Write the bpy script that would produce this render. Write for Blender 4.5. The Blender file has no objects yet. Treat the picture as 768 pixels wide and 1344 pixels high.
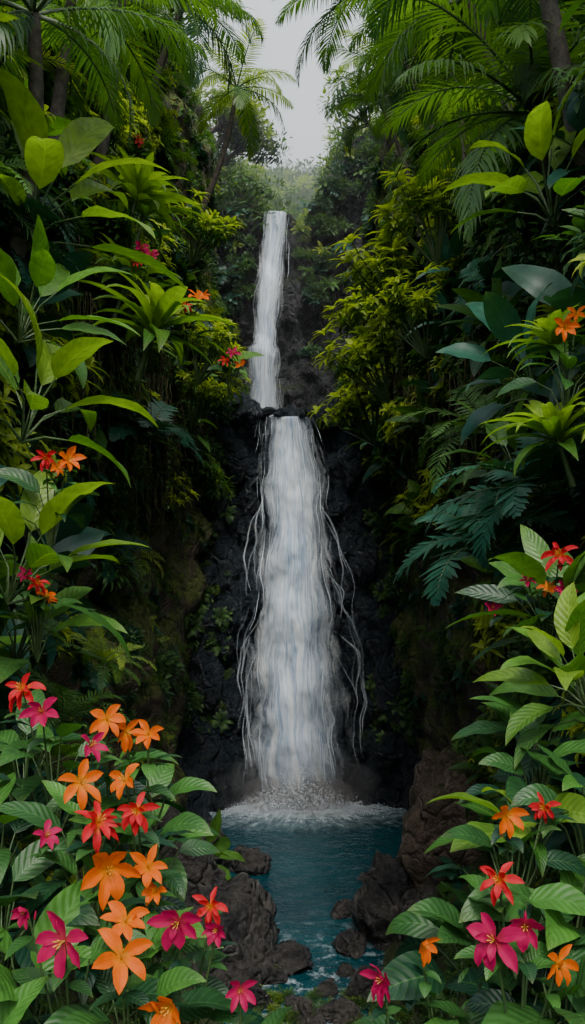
import bpy, math, random
from mathutils import Vector, Matrix, Quaternion, noise
import numpy as np
R = random.Random(7)
U = R.uniform
S = bpy.context.scene
COL = S.collection

# ------------------------------------------------------------------ materials
def newmat(name):
    m = bpy.data.materials.new(name); m.use_nodes = True
    nt = m.node_tree; nt.nodes.clear()
    out = nt.nodes.new('ShaderNodeOutputMaterial')
    return m, nt, out
def N(nt, t, **kw):
    n = nt.nodes.new(t)
    for k, v in kw.items(): setattr(n, k, v)
    return n
def math_(nt, op, a, b=None, c=None, clamp=False):
    n = N(nt, 'ShaderNodeMath', operation=op); n.use_clamp = clamp
    for i, v in enumerate((a, b, c)):
        if v is None: continue
        if isinstance(v, (int, float)): n.inputs[i].default_value = v
        else: nt.links.new(v, n.inputs[i])
    return n.outputs[0]
def mix_(nt, f, a, b, mode='MIX'):
    n = N(nt, 'ShaderNodeMix', data_type='RGBA', blend_type=mode)
    for s, v in ((n.inputs[0], f), (n.inputs[6], a), (n.inputs[7], b)):
        if isinstance(v, (int, float)): s.default_value = v
        elif isinstance(v, tuple): s.default_value = (*v, 1)
        else: nt.links.new(v, s)
    return n.outputs[2]
def noise_(nt, vec, scale, detail=4, rough=.55):
    n = N(nt, 'ShaderNodeTexNoise'); n.inputs['Scale'].default_value = scale
    n.inputs['Detail'].default_value = detail; n.inputs['Roughness'].default_value = rough
    if vec is not None: nt.links.new(vec, n.inputs['Vector'])
    return n.outputs['Fac']
def ramp_(nt, f, lo, hi):
    n = N(nt, 'ShaderNodeMapRange'); n.inputs[1].default_value = lo; n.inputs[2].default_value = hi
    nt.links.new(f, n.inputs[0]); return n.outputs[0]
def bump_(nt, h, strength, dist=.05):
    b = N(nt, 'ShaderNodeBump'); b.inputs['Strength'].default_value = strength
    b.inputs['Distance'].default_value = dist; nt.links.new(h, b.inputs['Height']); return b.outputs[0]

def leaf_mat(name, dark, bright, rough=.38, veins=9, trans=.3, veinamt=.2):
    m, nt, out = newmat(name)
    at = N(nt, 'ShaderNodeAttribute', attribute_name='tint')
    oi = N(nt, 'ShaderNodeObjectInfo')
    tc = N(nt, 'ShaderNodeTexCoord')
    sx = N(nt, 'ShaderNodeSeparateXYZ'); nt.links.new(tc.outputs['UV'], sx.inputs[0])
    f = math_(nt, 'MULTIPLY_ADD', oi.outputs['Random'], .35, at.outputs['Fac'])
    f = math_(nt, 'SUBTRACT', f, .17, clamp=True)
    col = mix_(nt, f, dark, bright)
    if veinamt > 0:
        au = math_(nt, 'ABSOLUTE', math_(nt, 'SUBTRACT', sx.outputs[0], .5))
        blot = noise_(nt, tc.outputs['Object'], 9, 2)
        col = mix_(nt, ramp_(nt, blot, .35, .75), col, mix_(nt, .45, col, tuple(c*.45 for c in dark)), 'MIX')
        mid = math_(nt, 'LESS_THAN', au, .02)
        w = math_(nt, 'SINE', math_(nt, 'MULTIPLY', math_(nt, 'SUBTRACT', sx.outputs[1], math_(nt, 'MULTIPLY', au, .42)), veins*6.283))
        sv = math_(nt, 'POWER', math_(nt, 'MULTIPLY_ADD', w, .5, .5), 10.0)
        vv = math_(nt, 'MAXIMUM', mid, math_(nt, 'MULTIPLY', sv, .4))
        col = mix_(nt, math_(nt, 'MULTIPLY', vv, veinamt), col, tuple(min(1, c*1.4+.03) for c in bright))
    col = mix_(nt, math_(nt, 'MULTIPLY', ramp_(nt, sx.outputs[1], .8, 1.0), .15), col, (.22, .22, .04))
    p = N(nt, 'ShaderNodeBsdfPrincipled')
    nt.links.new(col, p.inputs['Base Color']); p.inputs['Roughness'].default_value = rough; p.inputs['Specular IOR Level'].default_value = .38
    if veinamt > .18: nt.links.new(bump_(nt, w, .25, .006), p.inputs['Normal'])
    tr = N(nt, 'ShaderNodeBsdfTranslucent')
    nt.links.new(mix_(nt, 1.0, col, (1.6, 1.7, .5), 'MULTIPLY'), tr.inputs[0])
    mx = N(nt, 'ShaderNodeMixShader'); mx.inputs[0].default_value = trans
    nt.links.new(p.outputs[0], mx.inputs[1]); nt.links.new(tr.outputs[0], mx.inputs[2])
    nt.links.new(mx.outputs[0], out.inputs[0])
    return m
M_BROAD = leaf_mat('broad_leaf', (.008, .045, .020), (.10, .25, .028), .42, 10)
M_LIME = leaf_mat('lime_leaf', (.03, .12, .018), (.26, .42, .03), .42, 10, .4)
M_FERN = leaf_mat('fern_leaf', (.010, .055, .030), (.10, .23, .035), .5, 4, .3, 0)
M_BUSH = leaf_mat('bush_leaf', (.010, .050, .028), (.10, .22, .03), .5, 4, .3, 0)
M_PALM = leaf_mat('palm_leaf', (.012, .058, .034), (.12, .24, .04), .42, 4, .38, 0)
M_YEL = leaf_mat('yellow_green_leaf', (.03, .11, .02), (.38, .48, .04), .45, 7, .42, .1)
M_DARK = leaf_mat('blue_green_leaf', (.008, .046, .036), (.022, .105, .062), .4, 10, .2, .15)
M_FG = leaf_mat('foreground_leaf', (.004, .032, .017), (.065, .20, .028), .42, 9, .22)

def petal_mat(name, tip, base):
    m, nt, out = newmat(name)
    tc = N(nt, 'ShaderNodeTexCoord'); sx = N(nt, 'ShaderNodeSeparateXYZ'); nt.links.new(tc.outputs['UV'], sx.inputs[0])
    f = ramp_(nt, sx.outputs[1], .02, .4)
    c = mix_(nt, f, base, tip)
    st = noise_(nt, tc.outputs['Object'], 30, 2)
    c = mix_(nt, math_(nt, 'MULTIPLY', st, .5), c, tuple(x*.35 for x in tip))
    au = math_(nt, 'ABSOLUTE', math_(nt, 'SUBTRACT', sx.outputs[0], .5))
    c = mix_(nt, math_(nt, 'MULTIPLY', math_(nt, 'LESS_THAN', au, .05), .3), c, tuple(x*.5 for x in tip))
    p = N(nt, 'ShaderNodeBsdfPrincipled'); nt.links.new(c, p.inputs['Base Color']); p.inputs['Roughness'].default_value = .55
    p.inputs['Specular IOR Level'].default_value = .2
    tr = N(nt, 'ShaderNodeBsdfTranslucent'); nt.links.new(c, tr.inputs[0])
    mx = N(nt, 'ShaderNodeMixShader'); mx.inputs[0].default_value = .35
    nt.links.new(p.outputs[0], mx.inputs[1]); nt.links.new(tr.outputs[0], mx.inputs[2]); nt.links.new(mx.outputs[0], out.inputs[0])
    return m
P_M = petal_mat('magenta_petal', (.46, .005, .085), (.42, .05, .05))
P_O = petal_mat('orange_petal', (.74, .13, .001), (.78, .30, .004))
P_R = petal_mat('red_orange_petal', (.58, .013, .024), (.8, .26, .005))
def plain(name, c1, c2, scale, rough=.7, bump=.3):
    m, nt, out = newmat(name); tc = N(nt, 'ShaderNodeTexCoord')
    f = noise_(nt, tc.outputs['Object'], scale, 4, .65)
    p = N(nt, 'ShaderNodeBsdfPrincipled'); nt.links.new(mix_(nt, ramp_(nt, f, .3, .7), c1, c2), p.inputs['Base Color'])
    p.inputs['Roughness'].default_value = rough; nt.links.new(bump_(nt, f, bump, .05), p.inputs['Normal'])
    nt.links.new(p.outputs[0], out.inputs[0]); return m
M_STEM = plain('green_stem', (.025, .07, .02), (.06, .10, .03), 12, .5)
M_STAMEN = plain('stamen', (.7, .45, .05), (.5, .2, .03), 60, .6)
M_BARK = plain('palm_bark', (.035, .032, .028), (.11, .095, .075), 9, .9, .6)
M_ROOT = plain('aerial_root', (.03, .028, .015), (.10, .085, .035), 6, .9, .3)

def rock_mat(name, c1, c2, moss, rough=.45, mossc=((.02, .045, .012), (.07, .10, .02))):
    m, nt, out = newmat(name); g = N(nt, 'ShaderNodeNewGeometry')
    a = noise_(nt, g.outputs['Position'], 1.3, 4, .65); b = noise_(nt, g.outputs['Position'], 9, 5, .7)
    c = mix_(nt, ramp_(nt, a, .35, .65), c1, c2)
    c = mix_(nt, ramp_(nt, b, .4, .7), c, mix_(nt, .7, c, (.004, .005, .006)))
    sx = N(nt, 'ShaderNodeSeparateXYZ'); nt.links.new(g.outputs['Normal'], sx.inputs[0])
    mm = noise_(nt, g.outputs['Position'], 2.2, 5, .7)
    f = math_(nt, 'ADD', math_(nt, 'MULTIPLY', sx.outputs[2], .45), mm)
    f = ramp_(nt, f, 1.05-moss, 1.2-moss)
    mc = mix_(nt, ramp_(nt, b, .35, .65), mossc[0], mossc[1])
    c = mix_(nt, f, c, mc)
    p = N(nt, 'ShaderNodeBsdfPrincipled'); nt.links.new(c, p.inputs['Base Color'])
    r = mix_(nt, f, (rough,)*3, (.95,)*3); nt.links.new(r, p.inputs['Roughness'])
    vo = N(nt, 'ShaderNodeTexVoronoi', feature='DISTANCE_TO_EDGE'); vo.inputs['Scale'].default_value = 1.6
    wv = N(nt, 'ShaderNodeVectorMath', operation='ADD'); ns_ = N(nt, 'ShaderNodeTexNoise'); ns_.inputs['Scale'].default_value = 1.5; nt.links.new(g.outputs['Position'], ns_.inputs['Vector'])
    nt.links.new(g.outputs['Position'], wv.inputs[0]); nt.links.new(ns_.outputs['Color'], wv.inputs[1]); nt.links.new(wv.outputs[0], vo.inputs['Vector'])
    cr = ramp_(nt, vo.outputs['Distance'], 0, .12)
    h = math_(nt, 'ADD', math_(nt, 'ADD', b, math_(nt, 'MULTIPLY', mm, .8)), math_(nt, 'MULTIPLY', cr, .5))
    nt.links.new(bump_(nt, h, 1.0, .25), p.inputs['Normal'])
    nt.links.new(p.outputs[0], out.inputs[0]); return m
M_WET = rock_mat('wet_basalt', (.014, .024, .034), (.048, .066, .085), .14, .28, ((.016, .042, .016), (.055, .10, .022)))
M_WALL = rock_mat('mossy_cliff', (.065, .054, .038), (.20, .155, .095), .60, .7, ((.045, .08, .02), (.17, .20, .04)))
M_BOULD = rock_mat('boulder_rock', (.038, .041, .047), (.15, .14, .13), .0, .32)
M_BROWN = rock_mat('brown_boulder_rock', (.10, .075, .058), (.24, .19, .14), .2, .5)

def pool_mat():
    m, nt, out = newmat('pool_water'); g = N(nt, 'ShaderNodeNewGeometry')
    sx = N(nt, 'ShaderNodeSeparateXYZ'); nt.links.new(g.outputs['Position'], sx.inputs[0])
    dx = math_(nt, 'SUBTRACT', sx.outputs[0], .2); dy = math_(nt, 'SUBTRACT', sx.outputs[1], 23.4)
    ang = math_(nt, 'ARCTAN2', dy, dx)
    r = math_(nt, 'SQRT', math_(nt, 'ADD', math_(nt, 'MULTIPLY', math_(nt,'MULTIPLY',dx,.6), math_(nt,'MULTIPLY',dx,.6)), math_(nt, 'MULTIPLY', dy, dy)))
    cb = N(nt, 'ShaderNodeCombineXYZ'); nt.links.new(math_(nt, 'MULTIPLY', ang, 9), cb.inputs[0]); nt.links.new(math_(nt, 'MULTIPLY', r, .9), cb.inputs[1])
    st = noise_(nt, cb.outputs[0], 1.6, 5, .7)
    st2 = noise_(nt, g.outputs['Position'], 5, 5, .7)
    fo = math_(nt, 'SUBTRACT', math_(nt, 'ADD', math_(nt, 'MULTIPLY_ADD', st, 1.7, .35), math_(nt, 'MULTIPLY', st2, 1.3)), math_(nt, 'MULTIPLY', r, .68))
    fo = math_(nt, 'MULTIPLY', math_(nt, 'POWER', math_(nt, 'MULTIPLY', fo, .75, clamp=True), 1.7), .95)
    fl = noise_(nt, g.outputs['Position'], 3.5, 5, .7)
    near = ramp_(nt, sx.outputs[1], 17.0, 13.8)
    fo2 = math_(nt, 'MULTIPLY', ramp_(nt, fl, .52, .70), math_(nt, 'MULTIPLY', near, .7))
    f = math_(nt, 'MAXIMUM', fo, fo2)
    c = mix_(nt, ramp_(nt, noise_(nt, g.outputs['Position'], .5, 2), .3, .7), (.002, .034, .048), (.004, .060, .075))
    c = mix_(nt, f, c, (.74, .86, .94))
    p = N(nt, 'ShaderNodeBsdfPrincipled'); nt.links.new(c, p.inputs['Base Color'])
    nt.links.new(mix_(nt, f, (.06,)*3, (.7,)*3), p.inputs['Roughness']); p.inputs['IOR'].default_value = 1.33
    mp = N(nt, 'ShaderNodeMapping'); mp.inputs['Scale'].default_value = (1, 1.4, 1); nt.links.new(g.outputs['Position'], mp.inputs[0])
    h = math_(nt, 'ADD', noise_(nt, mp.outputs[0], 1.7, 4, .6), math_(nt, 'MULTIPLY', noise_(nt, mp.outputs[0], 6, 3, .6), .35))
    nt.links.new(bump_(nt, h, .7, .14), p.inputs['Normal'])
    nt.links.new(p.outputs[0], out.inputs[0]); return m
def fall_mat(name, dens, fine=26, edgek=.55, lo=.47, hi=.95, vs=1.0):
    m, nt, out = newmat(name); tc = N(nt, 'ShaderNodeTexCoord')
    sx = N(nt, 'ShaderNodeSeparateXYZ'); nt.links.new(tc.outputs['UV'], sx.inputs[0])
    au = math_(nt, 'ABSOLUTE', math_(nt, 'MULTIPLY_ADD', sx.outputs[0], 2, -1))
    wn = N(nt, 'ShaderNodeCombineXYZ'); nt.links.new(math_(nt, 'MULTIPLY', sx.outputs[0], 3.5), wn.inputs[0]); nt.links.new(math_(nt, 'MULTIPLY', sx.outputs[1], 1.8*vs), wn.inputs[1])
    wob = math_(nt, 'MULTIPLY', math_(nt, 'SUBTRACT', noise_(nt, wn.outputs[0], 1, 3), .5), .30)
    uu = math_(nt, 'ADD', sx.outputs[0], wob)
    def st(su, sv, off, sc=1):
        cb = N(nt, 'ShaderNodeCombineXYZ')
        nt.links.new(math_(nt, 'MULTIPLY', uu, su), cb.inputs[0]); nt.links.new(math_(nt, 'MULTIPLY', sx.outputs[1], sv), cb.inputs[1]); cb.inputs[2].default_value = off
        return noise_(nt, cb.outputs[0], sc, 4, .6)
    a = st(fine, .9*vs, 0); b = st(fine*.28, 1.5*vs, 5)
    s = math_(nt, 'ADD', math_(nt, 'MULTIPLY', a, .5), math_(nt, 'MULTIPLY', b, .65))
    edge = math_(nt, 'POWER', au, 2.2)
    al = math_(nt, 'SUBTRACT', math_(nt, 'ADD', s, dens), math_(nt, 'MULTIPLY', edge, edgek))
    al = ramp_(nt, al, lo, hi)
    p = N(nt, 'ShaderNodeBsdfDiffuse')
    nt.links.new(mix_(nt, ramp_(nt, math_(nt, 'MULTIPLY_ADD', b, .45, math_(nt, 'MULTIPLY', a, .55)), .36, .56), (.30, .50, .76), (.88, .94, .98)), p.inputs['Color'])
    tl = N(nt, 'ShaderNodeBsdfTranslucent'); tl.inputs[0].default_value = (.7, .86, 1, 1)
    m1 = N(nt, 'ShaderNodeMixShader'); m1.inputs[0].default_value = .2
    nt.links.new(p.outputs[0], m1.inputs[1]); nt.links.new(tl.outputs[0], m1.inputs[2])
    tp = N(nt, 'ShaderNodeBsdfTransparent'); mx = N(nt, 'ShaderNodeMixShader')
    nt.links.new(al, mx.inputs[0]); nt.links.new(tp.outputs[0], mx.inputs[1]); nt.links.new(m1.outputs[0], mx.inputs[2])
    nt.links.new(mx.outputs[0], out.inputs[0]); return m
M_FALL_CORE = fall_mat('falling_water_core', .20, 26, .60, .46, .88)
M_FALL_MID = fall_mat('falling_water_heart', .28, 20, .80, .44, .88)
M_FALL_THIN = fall_mat('falling_water_veil', .13, 28, .34, .50, .98)
M_RIV = fall_mat('rivulet_water', .04, 5, .75, .45, 1.0)
def strand_mat():
    m, nt, out = newmat('water_strand')
    p = N(nt, 'ShaderNodeBsdfDiffuse'); p.inputs['Color'].default_value = (.76, .87, .96, 1)
    nt.links.new(p.outputs[0], out.inputs[0]); return m
M_STRAND = strand_mat()

# ------------------------------------------------------------------ mesh builder
Z = Vector((0, 0, 1))
class MB:
    def __init__(s): s.v = []; s.f = []; s.uv = []; s.t = []; s.m = []
    def grid(s, rows, uvs, tint, mat):
        b = len(s.v); nc = len(rows[0])
        for r in rows:
            for p in r: s.v.append(p[:]); s.t.append(tint)
        for i in range(len(rows)-1):
            for j in range(nc-1):
                a = b+i*nc+j
                s.f.append((a, a+1, a+nc+1, a+nc)); s.m.append(mat)
                s.uv += [uvs[i][j], uvs[i][j+1], uvs[i+1][j+1], uvs[i+1][j]]
    def mesh(s, name, mats, smooth=True):
        me = bpy.data.meshes.new(name); me.from_pydata(s.v, [], s.f)
        uv = me.uv_layers.new(name='UVMap'); uv.data.foreach_set('uv', np.array(s.uv, dtype=np.float32).ravel())
        at = me.attributes.new('tint', 'FLOAT', 'POINT'); at.data.foreach_set('value', np.array(s.t, dtype=np.float32))
        for m in mats: me.materials.append(m)
        me.polygons.foreach_set('material_index', np.array(s.m, dtype=np.int32))
        me.polygons.foreach_set('use_smooth', [smooth]*len(s.f))
        me.update(); return me
def orth(d, n):
    s = d.cross(n)
    if s.length < 1e-4: s = d.cross(Vector((1, 0, 0)))
    s.normalize(); return s, s.cross(d).normalized()
PROF = {
 'ovate': lambda t: (math.sin(math.pi*min(1, t**.75))**.85)*(1-.15*t),
 'lance': lambda t: math.sin(math.pi*t**.8)**1.0,
 'petal': lambda t: (math.sin(math.pi*min(1, t**1.15))**.9)*.95+.06*(1-t),
}
def leaf(mb, o, d, n, L, W, droop=.8, fold=.25, ns=6, prof='ovate', tint=.5, mat=0, wide=False, wave=0., twist=0.):
    d = d.normalized(); p = o.copy(); rows = []; uvs = []
    s, n = orth(d, n); ph = U(0, 6); pf = PROF[prof]
    if twist: s = Quaternion(d, twist) @ s; n = s.cross(d)
    for i in range(ns+1):
        t = i/ns; w = max(.004*W, W*.5*pf(t))
        r = []; u = []
        for c in ((-1, -.5, 0, .5, 1) if wide else (-1, 0, 1)):
            lift = fold*abs(c)*w*(1.2-.4*abs(c))
            wv = wave*w*math.sin(t*16+ph+c)*abs(c)
            r.append(p+s*(c*w)+n*(lift+wv)); u.append((c*.5+.5, t))
        rows.append(r); uvs.append(u)
        axis = d.cross(-Z)
        if axis.length > .02:
            axis.normalize(); q = Quaternion(axis, droop/ns*(0.5+t))
            d = q @ d; n = q @ n; s = q @ s
        p = p+d*(L/ns)
    mb.grid(rows, uvs, tint, mat)
def tube(mb, pts, rad, sides=5, tint=.5, mat=0):
    rows = []; uvs = []
    for i, p in enumerate(pts):
        d = (pts[min(i+1, len(pts)-1)]-pts[max(i-1, 0)]).normalized()
        s, n = orth(d, Vector((.3, 1, .1)))
        r = rad[i] if isinstance(rad, (list, tuple)) else rad
        rows.append([p+(s*math.cos(a)+n*math.sin(a))*r for a in [2*math.pi*k/sides for k in range(sides+1)]])
        uvs.append([(k/sides, i/len(pts)) for k in range(sides+1)])
    mb.grid(rows, uvs, tint, mat)
def sdir(az, el): return Vector((math.cos(az)*math.cos(el), math.sin(az)*math.cos(el), math.sin(el)))
def frond(mb, o, d, L, droop, nl, lL, lW, ldroop=.5, ang=1.0, tint=.5, mat=0, stem=1, start=.15, ns=3):
    d = d.normalized(); p = o.copy(); s, n = orth(d, Z); pts = [p.copy()]
    K = nl
    for i in range(K):
        t = (i+1)/K
        axis = d.cross(-Z)
        if axis.length > .02:
            axis.normalize(); q = Quaternion(axis, droop/K*(0.4+1.2*t)); d = q@d; n = q@n; s = q@s
        p = p+d*(L/K); pts.append(p.copy())
        if t > start:
            tt = (t-start)/(1-start)
            ll = lL*(math.sin(math.pi*(tt*.80+.16))**.7)
            for sg in (-1, 1):
                a = ang*(1-.45*tt)+U(-.08, .08)
                dd = d*math.cos(a)+s*(sg*math.sin(a))+n*U(.05, .28)
                leaf1(mb, p, dd, n, ll*U(.85, 1.08), lW, ldroop*U(.7, 1.3), ns, tint+U(-.08, .08)+.15*tt, mat)
    st = max(1, K//7); pp = pts[::st]
    tube(mb, pp, [L*.012*(1-.8*i/len(pp)) for i in range(len(pp))], 3, tint, stem)
def leaf1(mb, o, d, n, L, W, droop, ns, tint, mat):
    d = d.normalized(); s, n = orth(d, n); p = o.copy(); rows = []; uvs = []
    for i in range(ns+1):
        t = i/ns; w = W*.5*(1-t**2.2)*(min(1, .45+t*3)); w = max(w, W*.02)
        rows.append([p-s*w, p+s*w]); uvs.append([(0.1, t), (.4, t)])
        axis = d.cross(-Z)
        if axis.length > .02:
            q = Quaternion(axis.normalized(), droop/ns); d = q@d; s = q@s
        p = p+d*(L/ns)
    mb.grid(rows, uvs, tint, mat)

# ------------------------------------------------------------------ plant prototypes
def broadleaf(seed, nleaf=12, L=1.0, W=.42, stem=.5, mats=(M_BROAD, M_STEM), bright=.5, spread=1.0):
    R.seed(seed); mb = MB()
    for i in range(nleaf):
        k = i/nleaf; az = i*2.399+U(-.3, .3)
        el = 1.35-k*1.15*spread+U(-.12, .12)
        d = sdir(az, el); ls = stem*U(.7, 1.2); h = Vector((0, 0, .25*(1-k)*L))
        a = Vector((0, 0, 0))+h*.2; b = a+h+d*ls*.5; dd = (d+Vector((0, 0, -.25))).normalized(); c = b+dd*ls*.5
        tube(mb, [a, b, c], [.018*L, .012*L, .009*L], 4, .6, 1)
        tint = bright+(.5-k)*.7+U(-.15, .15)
        n = (Z+d*-.3).normalized()
        leaf(mb, c, dd, n, L*U(.75, 1.1), W*U(.8, 1.1), U(.5, 1.3), U(.15, .4), 9, 'ovate', tint, 0, True, .07, U(-.4, .4))
    return mb.mesh('broadleaf', mats)
def rosette(seed, nleaf=34, L=1.0, W=.12, mats=(M_LIME, M_STEM), bright=.55, prof='lance', stemh=0.1):
    R.seed(seed); mb = MB()
    for i in range(nleaf):
        k = i/nleaf; az = i*2.399+U(-.2, .2); el = 1.4-k*1.25+U(-.1, .1)
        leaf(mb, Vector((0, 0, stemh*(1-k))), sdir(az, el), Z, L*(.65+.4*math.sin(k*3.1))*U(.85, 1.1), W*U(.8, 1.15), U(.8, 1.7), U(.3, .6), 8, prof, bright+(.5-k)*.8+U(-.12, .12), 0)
    tube(mb, [Vector((0, 0, -.5*L)), Vector((0, 0, stemh))], [.04*L, .03*L], 5, .4, 1)
    return mb.mesh('rosette', mats)
def fern(seed, nf=14, L=1.0, mats=(M_FERN, M_STEM), bright=.45, nl=24, lL=.2, lW=.035):
    R.seed(seed); mb = MB()
    for i in range(nf):
        k = i/nf; az = i*2.399+U(-.3, .3)
        frond(mb, Vector((0, 0, 0)), sdir(az, 1.2-.9*k+U(-.1, .1)), L*U(.75, 1.1), U(1.0, 1.9), nl, lL*L, lW*L, .3, 1.25, bright+(.5-k)*.5+U(-.1, .1), 0, 1, .12, 2)
    return mb.mesh('fern', mats)
def bush(seed, n=260, rad=.6, lL=.2, lW=.08, mats=(M_BUSH, M_STEM), bright=.35, flat=.8):
    R.seed(seed); mb = MB()
    cl = [Vector((U(-1, 1), U(-1, 1), U(0, 1)*flat)).normalized()*rad*U(.35, .9) for _ in range(9)]
    for c in cl: tube(mb, [Vector((0, 0, -.2*rad)), c*.5+Vector((0, 0, .05)), c], [.02*rad, .015*rad, .008*rad], 3, .3, 1)
    for i in range(n):
        c = cl[i % 9]; o = Vector((R.gauss(0, 1), R.gauss(0, 1), R.gauss(0, 1))); o.normalize()
        p = c+o*rad*.42*U(.4, 1)
        d = (o+p.normalized()*.7+Vector((0, 0, .1))).normalized()
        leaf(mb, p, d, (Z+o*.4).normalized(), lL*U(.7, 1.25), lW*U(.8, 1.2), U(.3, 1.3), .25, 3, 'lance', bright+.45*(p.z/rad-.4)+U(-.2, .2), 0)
    return mb.mesh('bush', mats)
def tipshrub(seed, nst=12, H=1.2, mats=(M_YEL, M_STEM), bright=.6, lL=.34, lW=.085):
    R.seed(seed); mb = MB()
    for i in range(nst):
        d = sdir(i*2.399, U(.5, 1.4)); h = H*U(.55, 1.05)
        e = d*h*.7+Vector((0, 0, h*.35)); m = d*h*.4+Vector((0, 0, .02))
        tube(mb, [Vector((0, 0, -.3)), m, e], [.025, .018, .01], 4, .4, 1)
        for w in range(3):
            c = m.lerp(e, .45+.275*w); k0 = 9 if w == 2 else 7
            for j in range(k0):
                el = U(.1, .9) if w == 2 else U(-.2, .5)
                leaf(mb, c, sdir(j*2.399+i, el)+d*.2, Z, lL*U(.75, 1.15), lW*U(.8, 1.2), U(.6, 1.4), .3, 5, 'lance', bright-.45+.33*w+U(-.15, .15), 0)
    return mb.mesh('tipshrub', mats)
def palmcrown(seed, nf=20, L=2.6, mats=(M_PALM, M_STEM), bright=.45, lo=-.35):
    R.seed(seed); mb = MB()
    for i in range(nf):
        k = i/nf
        frond(mb, Vector((0, 0, 0)), sdir(i*2.399+U(-.2, .2), 1.25-(1.25-lo)*k+U(-.1, .1)), L*U(.85, 1.1), U(1.0, 1.7), 46, L*.27, L*.017, U(.5, 1.1), 1.1, bright+(.5-k)*.6+U(-.1, .1), 0, 1, .14, 3)
    return mb.mesh('palm_crown', mats)
def vines(seed, n=16, L=2.5, leafy=True):
    R.seed(seed); mb = MB()
    for i in range(n):
        p = Vector((U(-.7, .7), U(-.25, .25), U(-.1, .2))); l = L*U(.35, 1); pts = []
        K = 10
        for k in range(K+1):
            pts.append(p.copy()); p = p+Vector((U(-.04, .04), U(-.04, .04), -l/K))
        tube(mb, pts, [.012*(1-.5*k/K) for k in range(K+1)], 3, .3, 1)
        if leafy and i % 2:
            for k in range(26):
                q = pts[int(k/26*K)].lerp(pts[int(k/26*K)+1], U(0, 1))
                leaf(mb, q, sdir(U(0, 6.28), U(-.9, .2)), Z, U(.08, .18), U(.04, .08), .6, .2, 3, 'ovate', U(.1, .7), 0)
    return mb.mesh('vines', (M_BUSH, M_ROOT))
def leaftree(seed, H=4.0, mats=(M_BUSH, M_BARK)):
    R.seed(seed); mb = MB()
    top = Vector((U(-.3, .3), U(-.3, .3), H*.55)); tube(mb, [Vector((0, 0, -1)), Vector((.1, 0, H*.3)), top], [.14, .11, .08], 7, .3, 1)
    for i in range(16):
        e = top+sdir(i*2.399, U(-.1, 1.3))*H*U(.22, .42); b = top*U(.75, 1)
        tube(mb, [b, b.lerp(e, .5)+Vector((0, 0, -.1)), e], [.05, .035, .015], 4, .3, 1)
        for j in range(75):
            o = Vector((R.gauss(0, 1), R.gauss(0, 1), R.gauss(0, .8))).normalized(); p = e+o*H*.13*U(.3, 1)
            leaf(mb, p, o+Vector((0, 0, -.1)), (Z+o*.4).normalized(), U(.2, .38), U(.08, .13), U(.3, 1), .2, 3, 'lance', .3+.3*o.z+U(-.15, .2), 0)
    return mb.mesh('leaftree', mats)

PR = {
 'bush': [bush(11), bush(12, 300, .7, .15, .07), bush(13, 240, .6, .26, .1, (M_BROAD, M_STEM), .3), bush(14, 260, .65, .22, .05, (M_FERN, M_STEM), .4)],
 'bushd': [bush(15, 260, .6, .24, .12, (M_DARK, M_STEM), .3), bush(16, 300, .65, .17, .08, (M_BUSH, M_STEM), .05)],
 'busht': [bush(17, 520, .6, .09, .04, (M_BUSH, M_STEM), .45), bush(18, 520, .6, .08, .045, (M_YEL, M_STEM), .12)],
 'fern': [fern(21), fern(22, 12, 1.1, bright=.3), fern(23, 16, .9, (M_YEL, M_STEM), .2), fern(24, 12, 1.2, (M_DARK, M_STEM), .5, 20, .26, .07)],
 'broad': [broadleaf(31), broadleaf(32, 14, .8, .3, .4, bright=.3), broadleaf(33, 12, .9, .4, .5, (M_DARK, M_STEM), .4)],
 'lime': [rosette(41), rosette(42, 26, 1.0, .19, bright=.5), rosette(43, 40, .9, .09, (M_YEL, M_STEM), .4)],
 'tip': [tipshrub(51), tipshrub(52, 14, 1.3, bright=.5), tipshrub(53, 12, 1.1, (M_BROAD, M_STEM), .45, .3, .1)],
 'palm': [palmcrown(61, bright=.55), palmcrown(62, 17, 2.4, bright=.35), palmcrown(63, 15, 2.5, (M_YEL, M_STEM), .25)],
 'vine': [vines(71), vines(72, 20, 3.2), vines(73, 18, 3.0, False)],
 'tree': [leaftree(81), leaftree(82, 4.5), leaftree(83, 4.0, (M_YEL, M_BARK))],
}
banana = [broadleaf(91, 11, 1.15, .37, .55, (M_LIME, M_STEM), .45, .8), broadleaf(92, 10, 1.05, .36, .5, (M_LIME, M_STEM), .3, .9), broadleaf(93, 12, 1.0, .33, .5, (M_BROAD, M_STEM), .6, .9)]
R.seed(5)

def empty(name, loc=(0, 0, 0)):
    e = bpy.data.objects.new(name, None); e.location = loc; e.empty_display_size = .2; COL.objects.link(e); return e
def put(me, name, loc, scale=1., yaw=None, up=Z, parent=None, tilt=.15):
    o = bpy.data.objects.new(name, me); COL.objects.link(o)
    q = Vector(up).normalized().to_track_quat('Z', 'Y') if Vector(up).normalized().z < .999 else Quaternion()
    q = q @ Quaternion(Z, U(0, 6.28) if yaw is None else yaw) @ Quaternion((1, 0, 0), U(-tilt, tilt))
    o.rotation_mode = 'QUATERNION'; o.rotation_quaternion = q; o.location = loc
    o.scale = (scale, scale, scale) if not isinstance(scale, tuple) else scale
    if parent: o.parent = parent
    return o

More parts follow.
